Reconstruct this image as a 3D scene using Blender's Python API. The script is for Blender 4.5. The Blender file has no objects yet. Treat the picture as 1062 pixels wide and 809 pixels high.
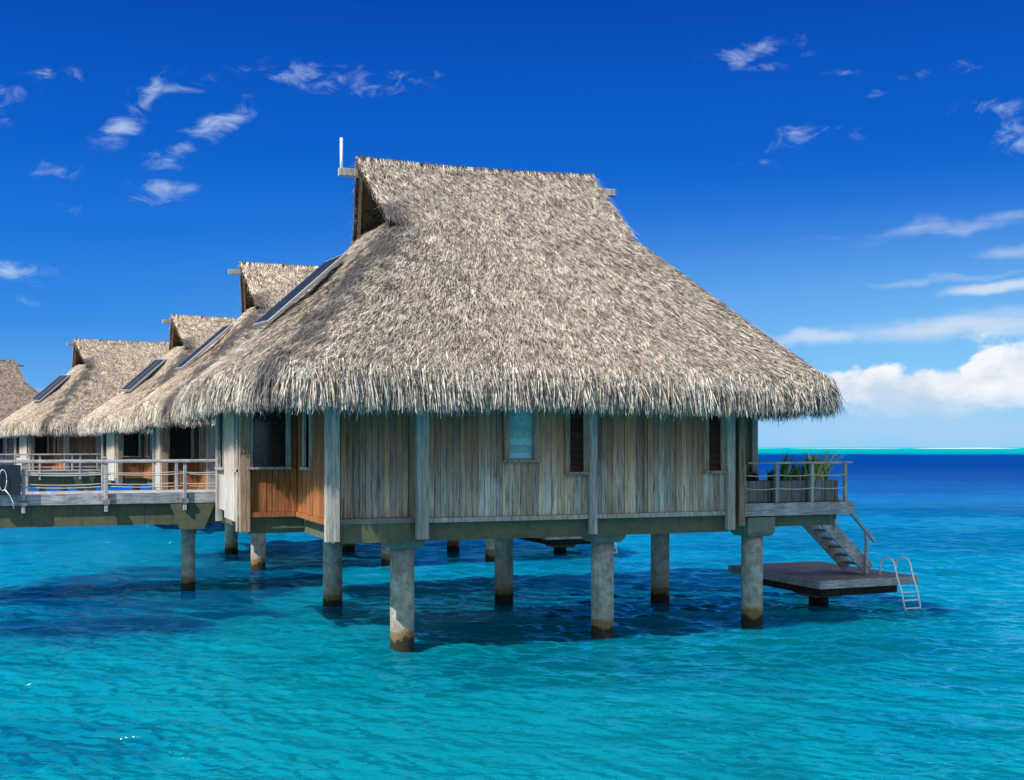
import bpy, math, random
import numpy as np
from mathutils import Vector, Matrix

random.seed(7)
rng = np.random.default_rng(11)
R = math.radians
scene = bpy.context.scene
COL = scene.collection

# ------------------------------------------------------------------ camera
cam_d = bpy.data.cameras.new("camera")
cam = bpy.data.objects.new("camera", cam_d)
COL.objects.link(cam)
cam.location = (0, 0, 3.7)
cam.rotation_euler = (R(90), 0, 0)
cam_d.sensor_width = 36
cam_d.lens = 40.0
cam_d.shift_y = 0.056
cam_d.clip_start = 0.1
cam_d.clip_end = 60000
scene.camera = cam

# ------------------------------------------------------------------ light
SUN_EL = 44.0
HUT_ROT = 21.5
ca, sa = math.cos(R(HUT_ROT)), math.sin(R(HUT_ROT))
PHI = R(22.0)
A_AX, B_AX = Vector((ca, sa, 0)), Vector((-sa, ca, 0))
to_sun_h = -(A_AX * math.cos(PHI) + B_AX * math.sin(PHI))
to_sun = (to_sun_h * math.cos(R(SUN_EL)) + Vector((0, 0, math.sin(R(SUN_EL))))).normalized()
sun_d = bpy.data.lights.new("sun", 'SUN')
sun_d.energy = 4.9
sun_d.angle = R(0.5)
sun_d.color = (1.0, 0.94, 0.84)
sun = bpy.data.objects.new("sun", sun_d)
COL.objects.link(sun)
sun.rotation_euler = (-to_sun).to_track_quat('-Z', 'Y').to_euler()
sun.location = (0, 0, 60)

scene.view_settings.view_transform = 'Standard'
scene.view_settings.look = 'None'
scene.view_settings.gamma = 1
scene.view_settings.exposure = 0.35
scene.view_settings.use_curve_mapping = False


# ------------------------------------------------------------------ node helper
class NT:
    def __init__(s, tree):
        s.t = tree
        s.t.nodes.clear()

    def n(s, typ, **kw):
        nd = s.t.nodes.new(typ)
        for k, v in kw.items():
            setattr(nd, k, v)
        return nd

    def put(s, sock, v):
        if v is None:
            return
        if isinstance(v, bpy.types.NodeSocket):
            s.t.links.new(v, sock)
        elif isinstance(v, (tuple, list)):
            if len(v) == 3 and sock.type == 'RGBA':
                v = (*v, 1)
            sock.default_value = v
        else:
            sock.default_value = v

    def m(s, op, a, b=None, c=None, clamp=False):
        nd = s.n('ShaderNodeMath', operation=op)
        nd.use_clamp = clamp
        s.put(nd.inputs[0], a)
        if b is not None:
            s.put(nd.inputs[1], b)
        if c is not None:
            s.put(nd.inputs[2], c)
        return nd.outputs[0]

    def mix(s, f, a, b, blend='MIX'):
        nd = s.n('ShaderNodeMix', data_type='RGBA', blend_type=blend)
        s.put(nd.inputs[0], f)
        s.put(nd.inputs[6], a)
        s.put(nd.inputs[7], b)
        return nd.outputs[2]

    def ss(s, x, lo, hi, a=0.0, b=1.0):
        nd = s.n('ShaderNodeMapRange', interpolation_type='SMOOTHSTEP')
        s.put(nd.inputs[0], x)
        s.put(nd.inputs[1], lo)
        s.put(nd.inputs[2], hi)
        s.put(nd.inputs[3], a)
        s.put(nd.inputs[4], b)
        return nd.outputs[0]

    def ramp(s, x, stops, interp='LINEAR'):
        nd = s.n('ShaderNodeValToRGB')
        cr = nd.color_ramp
        cr.interpolation = interp
        while len(cr.elements) < len(stops):
            cr.elements.new(0.5)
        for e, (p, c) in zip(cr.elements, stops):
            e.position = p
            e.color = (*c, 1)
        s.put(nd.inputs[0], x)
        return nd.outputs[0]

    def noise(s, vec, scale, detail=4, rough=0.55, dist=0.0, color=False):
        nd = s.n('ShaderNodeTexNoise')
        s.put(nd.inputs['Vector'], vec)
        nd.inputs['Scale'].default_value = scale
        nd.inputs['Detail'].default_value = detail
        nd.inputs['Roughness'].default_value = rough
        nd.inputs['Distortion'].default_value = dist
        return nd.outputs['Color' if color else 'Fac']

    def vscale(s, vec, sc, loc=(0, 0, 0), rot=(0, 0, 0)):
        nd = s.n('ShaderNodeMapping')
        s.put(nd.inputs['Vector'], vec)
        nd.inputs['Scale'].default_value = sc
        nd.inputs['Location'].default_value = loc
        nd.inputs['Rotation'].default_value = rot
        return nd.outputs[0]

    def bump(s, h, strength, dist=0.02, normal=None):
        nd = s.n('ShaderNodeBump')
        nd.inputs['Strength'].default_value = strength
        nd.inputs['Distance'].default_value = dist
        s.put(nd.inputs['Height'], h)
        if normal is not None:
            s.put(nd.inputs['Normal'], normal)
        return nd.outputs[0]


# ------------------------------------------------------------------ world sky
world = bpy.data.worlds.new("World")
scene.world = world
world.use_nodes = True
W = NT(world.node_tree)
tc = W.n('ShaderNodeTexCoord')
sep = W.n('ShaderNodeSeparateXYZ')
W.put(sep.inputs[0], tc.outputs['Generated'])
dx, dy, dz = sep.outputs
sky = W.n('ShaderNodeTexSky', sky_type='NISHITA')
sky.sun_disc = False
sky.sun_elevation = R(SUN_EL)
sky.sun_rotation = math.atan2(to_sun.x, to_sun.y)
sky.air_density = 1.0
sky.dust_density = 0.3
sky.ozone_density = 2.0
hs = W.n('ShaderNodeHueSaturation')
hs.inputs['Saturation'].default_value = 1.35
W.put(hs.inputs['Color'], sky.outputs[0])
horiz = W.m('SQRT', W.m('ADD', W.m('MULTIPLY', dx, dx), W.m('MULTIPLY', dy, dy)))
EL = W.m('DIVIDE', dz, W.m('MAXIMUM', horiz, 0.05))
AZ = W.m('ARCTAN2', dx, dy)
# polarised tropical sky: deep saturated blue overhead, pale at the sea horizon
SK = 10.0 / 1.27
def sk(r, g, b):
    return (r * 1.0, g * 1.0, b * 1.0)
ramp_c = W.ramp(W.m('DIVIDE', EL, 0.6, clamp=True), [
    (0.00, (0.30, 0.58, 0.90)),
    (0.06, (0.130, 0.43, 0.87)),
    (0.17, (0.030, 0.255, 0.79)),
    (0.30, (0.006, 0.165, 0.70)),
    (0.45, (0.000, 0.105, 0.58)),
    (0.66, (0.000, 0.062, 0.44)),
    (1.00, (0.000, 0.040, 0.32))])
side = W.ss(AZ, -0.45, 0.45)
ramp_c = W.mix(W.m('MULTIPLY', side, W.ss(EL, 0.24, 0.01)), ramp_c, (0.24, 0.60, 0.96))
rscaled = W.mix(1.0, ramp_c, (SK, SK, SK), 'MULTIPLY')
skycol = W.mix(0.965, hs.outputs[0], rscaled)


# unseen pale cloud added behind the camera and overhead to brighten shaded fronts
backn = W.noise(tc.outputs['Generated'], 2.6, 6, 0.6, 0.3)
back = W.m('MULTIPLY', W.ss(W.m('ABSOLUTE', AZ), 0.75, 1.5), W.ss(backn, 0.34, 0.58, 0.30, 0.72))
high = W.m('MULTIPLY', W.ss(EL, 0.75, 1.6), W.ss(backn, 0.42, 0.62, 0.08, 0.55))
skycol = W.mix(W.m('MAXIMUM', back, high), skycol, (0.88 * SK, 0.88 * SK, 0.86 * SK))


def px(u, v):
    X = (u - 531) / 1180.0
    Y = (464 - v) / 1180.0
    return math.atan(X), Y * math.cos(math.atan(X))

comb = W.n('ShaderNodeCombineXYZ')
W.put(comb.inputs[0], AZ)
W.put(comb.inputs[1], EL)
P = comb.outputs[0]
warp = W.noise(P, 14, 3, 0.6, color=True)
Pw = W.n('ShaderNodeVectorMath', operation='MULTIPLY_ADD')
W.put(Pw.inputs[0], warp)
Pw.inputs[1].default_value = (0.055, 0.030, 0)
W.put(Pw.inputs[2], P)
OFF = (0.0275, 0.015)
P2 = Pw.outputs[0]
sp2 = W.n('ShaderNodeSeparateXYZ')
W.put(sp2.inputs[0], P2)

def blob_sum(lst, grow=1.0):
    tot = None
    for (u, v, su, sv, st, rot) in lst:
        su, sv = su * grow, sv * grow
        cx, cy = px(u, v)
        ddx = W.m('SUBTRACT', sp2.outputs[0], cx + OFF[0])
        ddy = W.m('SUBTRACT', sp2.outputs[1], cy + OFF[1])
        c, s_ = math.cos(R(rot)), math.sin(R(rot))
        a = W.m('ADD', W.m('MULTIPLY', ddx, c * 1180 / su), W.m('MULTIPLY', ddy, s_ * 1180 / su))
        b = W.m('ADD', W.m('MULTIPLY', ddx, -s_ * 1180 / sv), W.m('MULTIPLY', ddy, c * 1180 / sv))
        d2 = W.m('ADD', W.m('MULTIPLY', a, a), W.m('MULTIPLY', b, b))
        g = W.m('MULTIPLY', W.m('POWER', 2.718, W.m('MULTIPLY', d2, -1.0)), st)
        tot = g if tot is None else W.m('MAXIMUM', tot, g)
    return tot

wisps = [(125, 128, 24, 12, .95, 35), (148, 105, 34, 10, .85, 50), (172, 90, 32, 8, .7, 12), (192, 152, 26, 12, .85, 35), (225, 128, 34, 12, .95, 35), (250, 112, 18, 8, .7, 5),
         (172, 192, 26, 14, .75, 12), (150, 203, 20, 6, .5, 5), (340, 80, 62, 11, .9, -3), (410, 78, 50, 7, .55, 4),
         (50, 170, 20, 10, .6, 5), (20, 92, 30, 9, .6, 30), (60, 76, 30, 6, .55, 5), (70, 212, 13, 6, .5, 0),
         (10, 284, 30, 8, .9, 0), (12, 308, 28, 3, .6, 0), (1, 115, 12, 8, .6, 0),
         (770, 57, 26, 7, .75, -5), (805, 49, 30, 9, .85, 0), (785, 66, 30, 5, .6, -10), (905, 97, 15, 4, .7, 0), (875, 73, 20, 4, .5, 0),
         (953, 78, 14, 5, .7, 0), (990, 72, 15, 6, .7, 5), (830, 148, 44, 13, .62, 10), (1018, 116, 28, 8, .7, 0),
         (1056, 143, 26, 14, .8, 0), (215, 345, 1, 1, .0, 0)]
streaks = [(1000, 232, 150, 9, .62, 4), (848, 353, 55, 9, .85, 3), (985, 340, 130, 16, .85, 4), (1030, 297, 50, 8, 1.0, 2),
           (1000, 284, 110, 6, .55, 0), (1060, 258, 50, 10, .5, 0), (1040, 322, 90, 10, .6, 4), (40, 404, 60, 5, .5, 0)]
bank = [(975, 407, 105, 24, 1.0, 2), (1050, 388, 40, 34, 1.15, 0), (1100, 380, 60, 45, 1.15, 0), (905, 404, 60, 18, .95, 0), (960, 425, 90, 14, .8, 0),
        (1250, 395, 120, 45, 1.1, 0), (-250, 420, 160, 22, .9, 0)]
veil = [(960, 445, 260, 26, .7, 0), (1300, 440, 260, 40, .8, 0), (-200, 440, 260, 22, .6, 0)]

n_w = W.noise(W.vscale(P, (34, 58, 1), rot=(0, 0, R(-14))), 1.0, 7, 0.62, 0.8)
n_s = W.noise(W.vscale(P, (7, 48, 1), rot=(0, 0, R(-3))), 1.0, 6, 0.58, 0.3)
n_b = W.noise(W.vscale(P, (22, 34, 1)), 1.0, 9, 0.58, 0.15)
bw = blob_sum(wisps, 1.35)
d_w = W.m('MULTIPLY', W.ss(bw, 0.10, 0.42),  W.m('MULTIPLY', W.ss(W.m('ADD', bw, W.m('MULTIPLY', W.m('SUBTRACT', n_w, 0.5), 3.0)), 0.30, 1.9), 0.80))
d_s = W.m('MULTIPLY', W.ss(W.m('ADD', blob_sum(streaks), W.m('MULTIPLY', W.m('SUBTRACT', n_s, 0.5), 1.0)), 0.22, 1.05), 0.85)
d_b = W.ss(W.m('ADD', blob_sum(bank), W.m('MULTIPLY', W.m('SUBTRACT', n_b, 0.5), 1.3)), 0.34, 0.62)
d_v = W.m('MULTIPLY', W.ss(blob_sum(veil), 0.0, 0.9), 0.55)
SKV = lambda r, g, b: (r * SK, g * SK, b * SK)
c1 = W.mix(d_v, skycol, SKV(0.50, 0.66, 0.86))
c1 = W.mix(d_s, c1, SKV(0.66, 0.76, 0.90))
shade = W.ss(W.m('ADD', W.m('MULTIPLY', W.m('SUBTRACT', EL, 0.052), 14), W.m('MULTIPLY', W.m('SUBTRACT', n_b, 0.5), 3.2)), -0.7, 0.6)
bankcol = W.mix(shade, SKV(0.56, 0.68, 0.85), SKV(0.92, 0.94, 0.97))
fade = W.m('MULTIPLY', d_b, W.ss(EL, 0.012, 0.050))
c1 = W.mix(fade, c1, bankcol)
c1 = W.mix(d_w, c1, SKV(0.60, 0.76, 0.94))
bg = W.n('ShaderNodeBackground')
W.put(bg.inputs[0], c1)
bg.inputs[1].default_value = 0.1
wo = W.n('ShaderNodeOutputWorld')
W.t.links.new(bg.outputs[0], wo.inputs[0])
world.cycles.sampling_method = 'MANUAL'
world.cycles.sample_map_resolution = 512


# ------------------------------------------------------------------ materials
def new_mat(name):
    m = bpy.data.materials.new(name)
    m.use_nodes = True
    return m, NT(m.node_tree)


def finish(N, col, rough=0.8, bump=None, spec=0.3, metallic=0.0, **kw):
    p = N.n('ShaderNodeBsdfPrincipled')
    N.put(p.inputs['Base Color'], col)
    N.put(p.inputs['Roughness'], rough)
    p.inputs['Specular IOR Level'].default_value = spec
    p.inputs['Metallic'].default_value = metallic
    for k, v in kw.items():
        N.put(p.inputs[k.replace('_', ' ')], v)
    if bump is not None:
        N.put(p.inputs['Normal'], bump)
    o = N.n('ShaderNodeOutputMaterial')
    N.t.links.new(p.outputs[0], o.inputs[0])
    return p


def tint(N):
    a = N.n('ShaderNodeAttribute')
    a.attribute_name = 'tint'
    return a.outputs['Color']


def objco(N):
    return N.n('ShaderNodeTexCoord').outputs['Object']


def wood_mat(name, c_a, c_b, c_dark, grain=(26, 26, 1.6), stain=0.8, top=None):
    m, N = new_mat(name)
    co = objco(N)
    g = N.noise(N.vscale(co, grain), 1.0, 7, 0.68, 0.4)
    g2 = N.noise(N.vscale(co, (grain[0] * 3.2, grain[1] * 3.2, grain[2] * 2)), 1.0, 3, 0.6)
    big = N.noise(N.vscale(co, (2.2, 2.2, 0.7)), 1.0, 4, 0.6)
    c = N.mix(N.ss(big, 0.32, 0.68), c_a, c_b)
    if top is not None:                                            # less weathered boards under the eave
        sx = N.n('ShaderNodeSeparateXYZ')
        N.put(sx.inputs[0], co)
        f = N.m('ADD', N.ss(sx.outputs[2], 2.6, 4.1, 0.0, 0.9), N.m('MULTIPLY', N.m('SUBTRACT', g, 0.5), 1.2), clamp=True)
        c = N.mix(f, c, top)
    c = N.mix(N.m('MULTIPLY', N.ss(g, 0.54, 0.34), stain), c, c_dark)
    c = N.mix(N.ss(g, 0.52, 0.70, 0.0, 0.45), c, N.mix(1.0, c, (1.6, 1.6, 1.6), 'MULTIPLY'))
    c = N.mix(N.ss(g2, 0.55, 0.36, 0.0, 0.35), c, c_dark)
    c = N.mix(1.0, c, tint(N), 'MULTIPLY')
    h = N.m('ADD', g, N.m('MULTIPLY', g2, 0.5))
    finish(N, c, 0.82, N.bump(h, 0.5, 0.012), 0.25)
    return m


M = {}
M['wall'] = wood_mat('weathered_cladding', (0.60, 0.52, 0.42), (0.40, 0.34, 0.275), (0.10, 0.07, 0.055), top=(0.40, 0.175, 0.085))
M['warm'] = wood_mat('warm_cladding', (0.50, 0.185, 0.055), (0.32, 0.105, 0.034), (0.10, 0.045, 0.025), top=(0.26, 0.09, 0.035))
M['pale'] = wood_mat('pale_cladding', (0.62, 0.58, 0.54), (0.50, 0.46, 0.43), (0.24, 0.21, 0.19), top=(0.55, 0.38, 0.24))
M['post'] = wood_mat('grey_timber', (0.48, 0.45, 0.41), (0.34, 0.32, 0.29), (0.14, 0.13, 0.12))
M['brownpost'] = wood_mat('brown_timber', (0.40, 0.27, 0.18), (0.31, 0.21, 0.145), (0.10, 0.07, 0.05))
M['tub'] = wood_mat('grey_tub_boards', (0.27, 0.27, 0.26), (0.19, 0.19, 0.19), (0.06, 0.06, 0.06))
M['rail'] = wood_mat('deck_timber', (0.50, 0.49, 0.50), (0.30, 0.295, 0.31), (0.15, 0.14, 0.14), grain=(3, 20, 30))
M['deck'] = wood_mat('deck_boards', (0.27, 0.255, 0.25), (0.19, 0.18, 0.18), (0.10, 0.09, 0.09), grain=(2, 24, 24))
M['darkwood'] = wood_mat('dark_timber', (0.10, 0.085, 0.075), (0.07, 0.06, 0.055), (0.02, 0.02, 0.02))

m, N = new_mat('thatch')
geo = N.n('ShaderNodeNewGeometry')
co = objco(N)
w1 = N.noise(co, 0.55, 4, 0.6)
w2 = N.noise(co, 2.6, 4, 0.65)
oi = N.n('ShaderNodeObjectInfo')
c = N.mix(1.0, tint(N), oi.outputs['Color'], 'MULTIPLY')
c = N.mix(N.ss(w1, 0.52, 0.74, 0.0, 0.30), c, (0.34, 0.31, 0.29))
c = N.mix(N.ss(w2, 0.52, 0.32, 0.0, 0.5), c, N.mix(1.0, c, (0.50, 0.46, 0.44), 'MULTIPLY'))
w3 = N.noise(co, 9.0, 3, 0.6)
c = N.mix(N.ss(w3, 0.55, 0.36, 0.0, 0.85), c, N.mix(1.0, c, (0.36, 0.33, 0.33), 'MULTIPLY'))
sxt = N.n('ShaderNodeSeparateXYZ')
N.put(sxt.inputs[0], co)
# mouldy grey streak running down the front left hip
hipd = N.m('ABSOLUTE', N.m('SUBTRACT', N.m('ADD', sxt.outputs[0], 4.2 + 0.35), N.m('ADD', sxt.outputs[1], 0.0)))
hs_ = N.m('MULTIPLY', N.ss(N.m('ADD', hipd, N.m('MULTIPLY', N.m('SUBTRACT', w2, 0.5), 2.6)), 0.9, 0.1), N.ss(sxt.outputs[0], -1.6, -2.4))
c = N.mix(N.m('MULTIPLY', hs_, 0.88), c, (0.095, 0.09, 0.098))
p = N.n('ShaderNodeBsdfPrincipled')
N.put(p.inputs['Base Color'], c)
p.inputs['Roughness'].default_value = 0.75
p.inputs['Specular IOR Level'].default_value = 0.25
o = N.n('ShaderNodeOutputMaterial')
N.t.links.new(p.outputs[0], o.inputs[0])
M['thatch'] = m

m, N = new_mat('thatch_underlayer')
co = objco(N)
g = N.noise(N.vscale(co, (22, 22, 7)), 1.0, 5, 0.7)
c = N.mix(N.ss(g, 0.35, 0.65), (0.07, 0.055, 0.042), (0.26, 0.21, 0.155))
finish(N, c, 0.9, N.bump(g, 0.8, 0.05), 0.1)
M['underthatch'] = m


def concrete(name, a, b, algae=False, lump=0.3):
    m, N = new_mat(name)
    co = objco(N)
    g = N.noise(co, 4.5, 8, 0.72)
    f = N.noise(co, 40, 4, 0.6)
    st = N.noise(N.vscale(co, (7, 7, 0.5)), 1.0, 4, 0.6)
    c = N.mix(N.ss(g, 0.35, 0.65), a, b)
    c = N.mix(N.ss(st, 0.5, 0.7, 0.0, 0.35), c, tuple(x * 0.4 for x in a))
    if algae:
        sx = N.n('ShaderNodeSeparateXYZ')
        N.put(sx.inputs[0], co)
        zz = N.m('ADD', sx.outputs[2], N.m('MULTIPLY', N.m('SUBTRACT', g, 0.5), 0.50))
        c = N.mix(N.ss(zz, 0.75, 0.35, 0.0, 0.35), c, (0.30, 0.25, 0.17))
        c = N.mix(N.ss(zz, 0.36, 0.26, 0.0, 0.9), c, (0.20, 0.12, 0.035))
        c = N.mix(N.ss(zz, 0.20, 0.14), c, (0.028, 0.024, 0.015))
    c = N.mix(1.0, c, tint(N), 'MULTIPLY')
    finish(N, c, 0.85, N.bump(N.m('ADD', f, g), lump, 0.03), 0.3)
    return m


M['pile'] = concrete('weathered_concrete_pile', (0.50, 0.47, 0.41), (0.24, 0.225, 0.20), True, 0.9)
M['green'] = concrete('olive_painted_concrete', (0.120, 0.128, 0.078), (0.085, 0.095, 0.062))
M['cap'] = concrete('grey_green_concrete', (0.20, 0.21, 0.17), (0.16, 0.17, 0.14))


def plain(name, col, rough=0.5, spec=0.5, metallic=0.0, nz=0.15, sc=12.0):
    m, N = new_mat(name)
    g = N.noise(objco(N), sc, 4, 0.6)
    c = N.mix(N.ss(g, 0.3, 0.7), tuple(x * (1 - nz) for x in col), tuple(min(1, x * (1 + nz)) for x in col))
    c = N.mix(1.0, c, tint(N), 'MULTIPLY')
    finish(N, c, rough, N.bump(g, 0.1, 0.01), spec, metallic)
    return m


M['glass'] = plain('dark_window_glass', (0.012, 0.014, 0.016), 0.12, 0.5)
M['louvre'] = plain('frosted_teal_louvre', (0.24, 0.52, 0.54), 0.25, 0.5)
M['darklouvre'] = plain('dark_brown_louvre', (0.045, 0.022, 0.016), 0.7, 0.15)
M['solar'] = plain('solar_collector_glass', (0.016, 0.022, 0.030), 0.45, 0.2, nz=0.3, sc=3)
M['solarframe'] = plain('solar_collector_frame', (0.26, 0.27, 0.28), 0.4, 0.4, 0.1)
M['steel'] = plain('polished_steel', (0.85, 0.85, 0.82), 0.3, 0.5, 0.25)
M['white'] = plain('white_plastic', (0.80, 0.80, 0.78), 0.5)
M['rope'] = plain('pale_rope', (0.50, 0.46, 0.38), 0.9, 0.1, nz=0.4, sc=90)
M['soil'] = plain('dark_soil', (0.05, 0.035, 0.025), 0.95, 0.1)
M['navy'] = plain('dark_blue_panel', (0.012, 0.020, 0.036), 0.5, 0.4)
M['leaf'] = plain('spiky_leaf', (1, 1, 1), 0.45, 0.4, nz=0.3, sc=8)
M['gablet'] = wood_mat('dark_brown_boards', (0.060, 0.036, 0.020), (0.035, 0.020, 0.012), (0.01, 0.008, 0.006))
M['dark'] = plain('dark_interior', (0.02, 0.015, 0.012), 0.9, 0.1)


# ------------------------------------------------------------------ mesh builder
class MB:
    def __init__(s, jitter=0.0):
        s.v, s.f, s.c = [], [], []
        s.j = jitter

    def col(s, c):
        if c is None:
            k = 1 + random.uniform(-s.j, s.j)
            w = random.uniform(-s.j, s.j) * 0.5
            return (k * (1 + w), k, k * (1 - w), 1)
        return (*c, 1)

    def add(s, vs, fs, c=None):
        o = len(s.v)
        cc = s.col(c)
        s.v += [tuple(p) for p in vs]
        s.f += [tuple(i + o for i in f) for f in fs]
        s.c += [cc] * len(vs)

    def box(s, x0, x1, y0, y1, z0, z1, c=None, bev=0.0):
        if bev > 0:
            return s.bar((x0, (y0 + y1) / 2, (z0 + z1) / 2), (x1, (y0 + y1) / 2, (z0 + z1) / 2), y1 - y0, z1 - z0, c, bev)
        vs = [(x, y, z) for z in (z0, z1) for (x, y) in ((x0, y0), (x1, y0), (x1, y1), (x0, y1))]
        s.add(vs, [(3, 2, 1, 0), (4, 5, 6, 7), (0, 1, 5, 4), (1, 2, 6, 5), (2, 3, 7, 6), (3, 0, 4, 7)], c)

    def bar(s, p, q, w, h, c=None, bev=0.0, up=(0, 0, 1)):
        p, q = Vector(p), Vector(q)
        d = (q - p).normalized()
        upv = Vector(up)
        if abs(d.dot(upv)) > 0.99:
            upv = Vector((0, 1, 0))
        sx = d.cross(upv).normalized()
        uz = sx.cross(d).normalized()
        b = min(bev, w / 3, h / 3)
        if b > 0:
            prof = [(-w / 2 + b, -h / 2), (w / 2 - b, -h / 2), (w / 2, -h / 2 + b), (w / 2, h / 2 - b), (w / 2 - b, h / 2), (-w / 2 + b, h / 2), (-w / 2, h / 2 - b), (-w / 2, -h / 2 + b)]
        else:
            prof = [(-w / 2, -h / 2), (w / 2, -h / 2), (w / 2, h / 2), (-w / 2, h / 2)]
        n = len(prof)
        vs = [p + sx * a + uz * e for a, e in prof] + [q + sx * a + uz * e for a, e in prof]
        fs = [(i, (i + 1) % n, (i + 1) % n + n, i + n) for i in range(n)] + [tuple(range(n))[::-1], tuple(range(n, 2 * n))]
        s.add(vs, fs, c)

    def tube(s, pts, r, seg=10, c=None, cap=True):
        pts = [Vector(p) for p in pts]
        rs = r if isinstance(r, (list, tuple)) else [r] * len(pts)
        vs, fs = [], []
        ref = None
        for i, p in enumerate(pts):
            d = (pts[min(i + 1, len(pts) - 1)] - pts[max(i - 1, 0)]).normalized()
            if ref is None:
                ref = d.orthogonal().normalized()
            a = (ref - d * ref.dot(d)).normalized()
            ref = a
            b = d.cross(a)
            for k in range(seg):
                t = 2 * math.pi * k / seg
                vs.append(p + (a * math.cos(t) + b * math.sin(t)) * rs[i])
        for i in range(len(pts) - 1):
            for k in range(seg):
                k2 = (k + 1) % seg
                fs.append((i * seg + k, i * seg + k2, (i + 1) * seg + k2, (i + 1) * seg + k))
        if cap:
            fs.append(tuple(range(seg))[::-1])
            fs.append(tuple((len(pts) - 1) * seg + k for k in range(seg)))
        s.add(vs, fs, c)

    def build(s, name, mat, parent=None, smooth=False):
        me = bpy.data.meshes.new(name)
        me.from_pydata(s.v, [], s.f)
        me.materials.append(mat)
        at = me.color_attributes.new('tint', 'FLOAT_COLOR', 'POINT')
        at.data.foreach_set('color', np.array(s.c, dtype=np.float32).ravel())
        if smooth:
            me.polygons.foreach_set('use_smooth', [True] * len(me.polygons))
        me.update()
        o = bpy.data.objects.new(name, me)
        COL.objects.link(o)
        if parent is not None:
            o.parent = parent
        return o


def np_mesh(name, V, F, C, mat, parent=None, smooth=False, nper=4):
    me = bpy.data.meshes.new(name)
    me.vertices.add(len(V))
    me.vertices.foreach_set('co', V.astype(np.float32).ravel())
    me.loops.add(F.size)
    me.loops.foreach_set('vertex_index', F.astype(np.int32).ravel())
    me.polygons.add(len(F))
    me.polygons.foreach_set('loop_start', np.arange(0, F.size, nper, dtype=np.int32))
    if smooth:
        me.polygons.foreach_set('use_smooth', np.ones(len(F), dtype=bool))
    me.update(calc_edges=True)
    if C is not None:
        at = me.color_attributes.new('tint', 'FLOAT_COLOR', 'POINT')
        at.data.foreach_set('color', C.astype(np.float32).ravel())
    me.materials.append(mat)
    o = bpy.data.objects.new(name, me)
    COL.objects.link(o)
    if parent is not None:
        o.parent = parent
    return o


def props(o, label=None, cat=None, group=None, kind=None):
    if label: o['label'] = label
    if cat: o['category'] = cat
    if group: o['group'] = group
    if kind: o['kind'] = kind
    return o


def empty(name, loc, rz=0.0):
    o = bpy.data.objects.new(name, None)
    o.empty_display_size = 0.3
    o.location = loc
    o.rotation_euler = (0, 0, rz)
    COL.objects.link(o)
    return o


def copy_tree(o, parent=None):
    c = o.copy()
    COL.objects.link(c)
    if parent is not None:
        c.parent = parent
    for ch in list(o.children):
        copy_tree(ch, c)
    return c


# ------------------------------------------------------------------ sea
def polar_grid(rr, angs):
    Rr, A = np.meshgrid(rr, angs, indexing='ij')
    return Rr, A


angs = np.concatenate([np.linspace(-180, -40, 40)[:-1], np.linspace(-40, 40, 760), np.linspace(40, 180, 40)[1:]])
rr = np.concatenate([np.geomspace(3, 10, 60)[:-1], np.geomspace(10, 75, 820)[:-1], np.geomspace(75, 30000, 260)])
Rr, A = polar_grid(rr, np.radians(angs))
X = Rr * np.sin(A)
Y = Rr * np.cos(A)
Z = np.zeros_like(X)
SLX = np.zeros_like(X)
wr = np.random.default_rng(5)
for k in range(130):
    lam = 0.17 * (2.3 / 0.17) ** (wr.random() ** 1.15)
    th = R(250) + wr.normal(0, 0.55)
    kk = 2 * math.pi / lam
    amp = 0.0050 * lam ** 0.62
    ph = wr.random() * 2 * math.pi
    # wave fades where the grid gets too coarse to carry it
    fade_r = lam * 90.0
    w = 1.0 / (1.0 + (Rr / fade_r) ** 4)
    arg = kk * (X * math.cos(th) + Y * math.sin(th)) + ph
    arg = arg + 0.8 * np.sin(arg * 0.13 + ph)
    Z += amp * w * (np.sin(arg) + 0.18 * np.sin(2 * arg + 1.57))
gust = 0.85 + 0.35 * np.sin(X * 0.31 + 1.0 + 0.8 * np.sin(Y * 0.17)) * np.sin(Y * 0.27 + 0.4 * X * 0.2) + 0.22 * np.sin(X * 0.9 - Y * 0.5)
Z *= np.clip(gust * 1.1, 0.5, 1.45)
V = np.stack([X.ravel(), Y.ravel(), Z.ravel()], 1)
nr, na = X.shape
idx = np.arange(nr * na).reshape(nr, na)
F = np.stack([idx[:-1, :-1].ravel(), idx[1:, :-1].ravel(), idx[1:, 1:].ravel(), idx[:-1, 1:].ravel()], 1)[:, ::-1]

m, N = new_mat('lagoon_water')
pos = N.n('ShaderNodeNewGeometry').outputs['Position']
sx = N.n('ShaderNodeSeparateXYZ')
N.put(sx.inputs[0], pos)
px_, py_, pz_ = sx.outputs
big = N.noise(N.vscale(pos, (0.035, 0.05, 1)), 1.0, 4, 0.6)
dist = N.m('SQRT', N.m('ADD', N.m('MULTIPLY', px_, px_), N.m('MULTIPLY', py_, py_)))
lg = N.m('DIVIDE', N.m('LOGARITHM', N.m('MAXIMUM', dist, 1.0), 10.0), 4.0)     # 0..1 for 1 m .. 10 km
lg = N.m('ADD', lg, N.m('MULTIPLY', N.m('SUBTRACT', big, 0.5), 0.075))
def L(d): return math.log10(d) / 4
scat = N.ramp(lg, [
    (L(8), (0.002, 0.30, 0.385)), (L(17), (0.0, 0.31, 0.42)), (L(30), (0.0, 0.33, 0.52)), (L(55), (0.0, 0.275, 0.58)),
    (L(75), (0.0, 0.21, 0.56)), (L(105), (0.0, 0.085, 0.37)), (L(160), (0.0, 0.045, 0.27)), (L(590), (0.0, 0.050, 0.27)),
    (L(740), (0.0, 0.30, 0.42)), (L(3000), (0.0, 0.42, 0.44))])
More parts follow.
